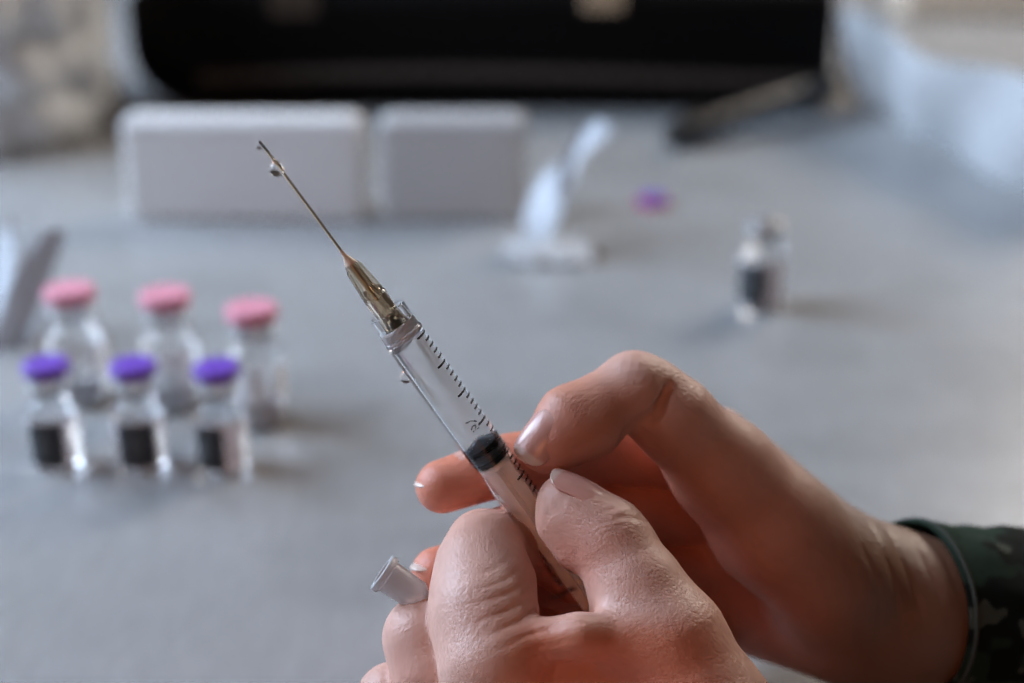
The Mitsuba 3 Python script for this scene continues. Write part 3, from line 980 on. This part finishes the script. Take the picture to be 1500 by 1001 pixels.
# ---- left hand: thumb on the right of the barrel, index curled round its left, knuckles to the left
LT = [(cm(826, 735, 347), 6.6), (cm(850, 756, 346), 7.9), (cm(888, 787, 344), 9.4), (cm(907, 808, 343), 9.6)]
LT2 = [(cm(900, 806, 343), 9.9), (cm(935, 868, 340), 11.0), (cm(978, 940, 337), 13.5), (cm(1030, 1060, 334), 17.5)]
LIa = [(cm(708, 797, 352), 8.0), (cm(702, 825, 348), 9.6), (cm(704, 862, 343), 11.2), (cm(708, 900, 338), 12.3), (cm(722, 975, 331), 13.0)]
LIb = [(cm(708, 797, 352), 8.0), (cm(745, 792, 364), 8.4), (cm(800, 806, 373), 8.0), (cm(845, 848, 376), 7.0)]
LMa = [(cm(622, 934, 347), 9.6), (cm(640, 985, 345), 10.4), (cm(690, 1060, 342), 12.6)]
LMb = [(cm(622, 934, 347), 9.6), (cm(660, 922, 360), 8.6), (cm(740, 915, 376), 8.0), (cm(810, 935, 380), 6.8)]
LRa = [(cm(578, 1026, 352), 8.8), (cm(610, 1075, 349), 9.6), (cm(670, 1120, 346), 11.5)]
LRb = [(cm(578, 1026, 352), 8.8), (cm(620, 1010, 364), 8.0), (cm(720, 1010, 378), 7.4), (cm(790, 1030, 380), 6.4)]
LPa = [(cm(590, 1100, 352), 7.4), (cm(640, 1150, 346), 10.0)]
LPb = [(cm(590, 1100, 352), 7.4), (cm(640, 1085, 364), 6.8), (cm(730, 1090, 374), 6.4)]
LWEB = [((cm(742, 945, 330), 6.6), (cm(850, 931, 326), 4.2)), ((cm(850, 931, 326), 4.2), (cm(962, 942, 332), 6.8)), ((cm(745, 985, 338), 9.0), (cm(880, 985, 337), 8.5)),
        ((cm(690, 1060, 350), 12.0), (cm(900, 1075, 354), 14.0)), ((cm(660, 1120, 354), 11.5), (cm(900, 1165, 348), 15.0)), ((cm(722, 985, 342), 11.0), (cm(880, 1060, 354), 14.0)),
        ((cm(1030, 1060, 340), 16.0), (cm(960, 1180, 338), 17.0)), ((cm(880, 985, 346), 13.0), (cm(930, 1080, 352), 15.0))]
LARM = [(cm(940, 1185, 334), 17.0), (cm(990, 1290, 285), 19.0), (cm(1070, 1500, 215), 22.0), (cm(1180, 1900, 150), 26.0)]


def left_hand(P):
    th = smin(chain(P, LT, 3.0), chain(P, LT2, 4.0), 1.6)
    th = smin(th, seg_d(P, cm(815, 770, 347), cm(842, 800, 346), 4.6, 5.4), 4.5)          # pad
    idx = smin(chain(P, LIa, 4.0), chain(P, LIb, 3.0), 3.0)
    idx = smin(idx, seg_d(P, cm(730, 800, 350), cm(745, 850, 344), 5.0, 6.0), 4.0)
    mid = smin(chain(P, LMa, 4.0), chain(P, LMb, 3.0), 3.0)
    rin = smin(chain(P, LRa, 4.0), chain(P, LRb, 3.0), 3.0)
    lit = smin(chain(P, LPa, 4.0), chain(P, LPb, 3.0), 3.0)
    palm = chain(P, LARM, 6.0)
    for (a, ra), (b, rb) in LWEB:
        palm = smin(palm, seg_d(P, a, b, ra, rb), 4.5)
    d = smin(palm, th, 7.0)
    d = smin(d, idx, 3.0)
    d2 = smin(smin(mid, palm + 1.0, 5.0), smin(rin, palm + 1.0, 5.0), 0.9)
    d = smin(d, smin(d2, lit, 0.9), 0.9)
    # creases: thumb joint, fold at the base of the index, ridge of the web
    d = groove(P, d, [cm(866, 772, 333), cm(895, 758, 334), cm(935, 757, 338), cm(950, 764, 341)], 0.45, 0.9)
    d = groove(P, d, [cm(838, 815, 337), cm(842, 800, 334), cm(852, 785, 334)], 0.6, 1.6)
    d = d + wrinkles(P, cm(905, 745, 338), unit([0.35, 0.9, -0.1]), 2.3, 6.0, 0.2, seed=4)
    d = d + wrinkles(P, cm(775, 890, 326), unit([0.25, 0.96, 0.1]), 3.0, 9.0, 0.75, seed=3)
    d = d + wrinkles(P, cm(655, 850, 331), unit([0.3, 0.95, 0]), 1.5, 8.0, 0.15, seed=7)
    d = d + wrinkles(P, cm(580, 915, 340), unit([0.5, 0.86, 0]), 1.5, 7.0, 0.14, seed=11)
    d = d + 0.12 * (meshkit.noise(P / 4.0, 18) - 0.5) + 0.15 * (meshkit.noise(P / 13.0, 19) - 0.5)
    return d


PALE, PINK_, RED_GLOW = np.array([0.59, 0.345, 0.27]), np.array([0.60, 0.27, 0.20]), np.array([0.62, 0.225, 0.145])  # natural tones; the red also paints in light glowing through skin
WARM, ARM_SHADE = np.array([0.52, 0.235, 0.16]), np.array([0.23, 0.12, 0.075])  # the arm's tan is deepened to paint in shade


def ramp(x, a, b):
    t = np.clip((x - a) / (b - a), 0, 1)[:, None]
    return t * t * (3 - 2 * t)


def lerp(c, d, w):
    return c * (1 - w) + d * w


def finish_skin(c, V):
    """Mottling of living skin."""
    blotch = meshkit.fbm(V / 4.0, 3, 21)[:, None] - 0.5
    c = c * (1 + blotch * np.array([0.08, 0.15, 0.16]))
    fine = meshkit.noise(V / 1.3, 23)[:, None] - 0.5
    return np.clip(c * (1 + 0.07 * fine), 0, 1)


def near(V, p, r):
    return np.exp(-((V - p) ** 2).sum(1) / r ** 2)[:, None]


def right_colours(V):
    """Back of the thumb pale, wrist tan deepened by painted shade, the palm side and the fingers' inner faces pinker, with painted glow."""
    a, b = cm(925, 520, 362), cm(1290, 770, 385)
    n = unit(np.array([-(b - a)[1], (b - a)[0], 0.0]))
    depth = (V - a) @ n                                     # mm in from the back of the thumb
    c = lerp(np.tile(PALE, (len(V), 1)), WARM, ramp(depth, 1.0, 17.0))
    c = lerp(c, RED_GLOW, ramp(depth, 17.0, 34.0) * 0.8)
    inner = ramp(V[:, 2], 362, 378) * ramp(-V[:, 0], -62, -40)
    c = lerp(c, RED_GLOW, inner * 0.9)
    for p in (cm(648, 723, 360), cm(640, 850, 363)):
        c = lerp(c, RED_GLOW, near(V, p, 15) * 0.95)
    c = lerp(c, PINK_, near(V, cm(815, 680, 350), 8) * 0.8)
    return finish_skin(lerp(c, ARM_SHADE, ramp(V[:, 0], 66, 98)), V)


def left_colours(V):
    """Backs of the fingers pale, the web and the ball of the thumb reddened by painted glow, fingertips pink."""
    c = np.tile(PALE, (len(V), 1))
    crest = cm(850, 905, 320)[1]
    w = ramp(V[:, 1], crest - 2.0, crest + 6.0) * ramp(V[:, 0], -7.0, 6.0) * ramp(-V[:, 0], -56.0, -40.0)
    c = lerp(c, np.array([0.56, 0.21, 0.125]), w * 0.95)  # warm glow painted into the web below its crest
    c = lerp(c, PINK_, near(V, cm(842, 812, 338), 8) * 0.75)
    c = lerp(c, WARM, near(V, cm(700, 775, 348), 9) * 0.45)
    c = lerp(c, PINK_, near(V, cm(600, 995, 340), 9) * 0.5)
    c = lerp(c, WARM, near(V, cm(830, 770, 350), 13) * 0.45)
    c = lerp(c, RED_GLOW, ramp(V[:, 2], 354, 364) * 0.85)
    return finish_skin(c, V)


person = thing('person', 'two bare hands of one person holding up the syringe, camouflage sleeve at the right wrist', 'person')
HR = 0.8
mR = surface(right_hand, (-30, 0, 330), (215, 125, 470), HR)
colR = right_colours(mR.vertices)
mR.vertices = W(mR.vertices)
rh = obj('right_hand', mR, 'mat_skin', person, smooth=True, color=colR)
mL = surface(left_hand, (-42, 28, 150), (70, 105, 395), HR)
colL = left_colours(mL.vertices)
mL.vertices = W(mL.vertices)
lh = obj('left_hand', mL, 'mat_skin', person, smooth=True, color=colL)

# nails: tip and root from the axis of the finger end, its radius and the outward direction
def nail_on(parent, end, r_end, back, r_back, out, over, rise, width, R, **kw):
    a = unit(end - back)
    n = unit(out - a * (out @ a))
    nail(parent, end + a * (r_end + over) + n * rise, back + n * (r_back + 0.15), n, width, R, **kw)


nail_on(rh, cm(797, 655, 354), 6.4, cm(820, 629, 356), 7.9, np.array([-0.24, -0.46, -0.85]), 1.2, 4.4, 11.6, 7.6, free=0.2, bulge=0.9, label='long glossy pale thumbnail')
nail_on(rh, cm(648, 713, 363), 6.9, cm(688, 700, 365.5), 7.3, np.array([-0.12, -0.95, -0.12]), 0.1, 2.6, 10.5, 6.6, bulge=0.9)
nail_on(rh, cm(640, 839, 366), 6.6, cm(676, 830, 370), 7.2, np.array([-0.12, -0.95, -0.12]), 0.6, 2.6, 10.0, 6.4, free=0.24, bulge=0.9)
nail_on(lh, cm(826, 735, 347), 6.6, cm(862, 766, 345.5), 8.9, np.array([0.50, -0.72, -0.40]), 0.2, 4.9, 12.0, 7.8, bulge=0.9)

# sleeve of the right arm, a rumpled cuff with a pale hem
def sleeve(cuff, mid, far, r0, r1, r2, seed, n=72, m=60, rag=0.035, skew=0.0):
    t = np.linspace(0, 1, m)
    C = (1 - t[:, None]) ** 2 * cuff + 2 * t[:, None] * (1 - t[:, None]) * mid + t[:, None] ** 2 * far
    R = (1 - t) ** 2 * r0 + 2 * t * (1 - t) * r1 + t * t * r2
    tg = np.gradient(C, axis=0)
    tg /= np.linalg.norm(tg, axis=1, keepdims=True)
    u = unit(np.cross(tg[0], [0, 0, 1.0]))
    rings = []
    a = np.arange(n) / n * 2 * np.pi
    for i in range(m):
        uu = unit(u - tg[i] * (u @ tg[i]))
        v = np.cross(tg[i], uu)
        dirs = np.cos(a)[:, None] * uu + np.sin(a)[:, None] * v
        base = C[i] + dirs * R[i]
        lean = -skew * (dirs @ np.array([0.1, -0.6, 0.79])) * (1 - t[i]) ** 2
        fold = (meshkit.fbm(base / np.array([16, 24, 24.0]) + seed, 3, seed) - 0.5) * rag * 100 + (np.abs(2 * meshkit.noise(base / 11.0 + seed, seed + 4) - 1) - 0.5) * 1.4
        rings.append(C[i] + dirs * (R[i] + fold * min(1.0, 0.5 + t[i] * 4))[:, None] + lean[:, None] * tg[i])
    P = np.array(rings)
    inner = P[:6][::-1] * 1.0
    cc = C[:6][::-1]
    inner = cc[:, None, :] + (inner - cc[:, None, :]) * 0.955
    V = np.vstack([inner, P])
    M = len(V)
    i, j = np.meshgrid(np.arange(M - 1), np.arange(n), indexing='ij')
    j2 = (j + 1) % n
    A, B_, C_, D = i * n + j, i * n + j2, (i + 1) * n + j2, (i + 1) * n + j
    f = np.concatenate([np.stack([A, B_, C_], -1).reshape(-1, 3), np.stack([A, C_, D], -1).reshape(-1, 3)])
    return trimesh.Trimesh(W(V.reshape(-1, 3)), f, process=False), P


c0, c1, c2 = cm(1338, 891, 397), cm(1560, 930, 405), cm(2050, 1040, 440)
sm_, Pc = sleeve(c0, c1, c2, 24.5, 28.5, 36.0, 3, skew=6.0)
slv = obj('sleeve', sm_, 'mat_camo', person, smooth=True, label='dark green camouflage sleeve')
hem = tube(W(np.vstack([Pc[1], Pc[1][:2]])), 0.0006, 10, cap=False)
obj('cuff_hem', hem, 'mat_hem', slv, smooth=True, label='stitched edge of the cuff')
l0, l1, l2 = LARM[2][0], (LARM[2][0] + LARM[3][0]) / 2, LARM[3][0] * 1.0
sm2, _ = sleeve(l0, l1, l2, 27.0, 30.0, 34.0, 9)
obj('sleeve', sm2, 'mat_camo', person, smooth=True)

# the wearer's jacket, close beside the camera: it keeps the room's light off the wrists
tv = []
for (x, y, z, a, b_) in ((0.26, 0.00, -0.02, 0.22, 0.12), (0.27, 0.00, 0.10, 0.23, 0.12), (0.33, 0.01, 0.26, 0.20, 0.10), (0.32, 0.01, 0.40, 0.18, 0.09), (0.31, 0.01, 0.47, 0.09, 0.06)):
    tt = np.arange(96) / 96 * 2 * np.pi
    tv.append(np.c_[x + a * np.cos(tt), y + b_ * np.sin(tt), np.full(96, z)])
from scipy.interpolate import PchipInterpolator
TV = PchipInterpolator(np.linspace(0, 1, 5), np.array(tv), axis=0)(np.linspace(0, 1, 60))
TV[..., :2] += ((meshkit.fbm(TV * 16, 3, 40) - 0.5) * 0.03)[..., None] * np.array([0.7, 1.0])
i, j = np.meshgrid(np.arange(59), np.arange(96), indexing='ij')
j2 = (j + 1) % 96
f = np.concatenate([np.stack([i * 96 + j, i * 96 + j2, (i + 1) * 96 + j2], -1).reshape(-1, 3), np.stack([i * 96 + j, (i + 1) * 96 + j2, (i + 1) * 96 + j], -1).reshape(-1, 3)])
obj('jacket', trimesh.Trimesh(TV.reshape(-1, 3), f, process=False), 'mat_camo', person, smooth=True)
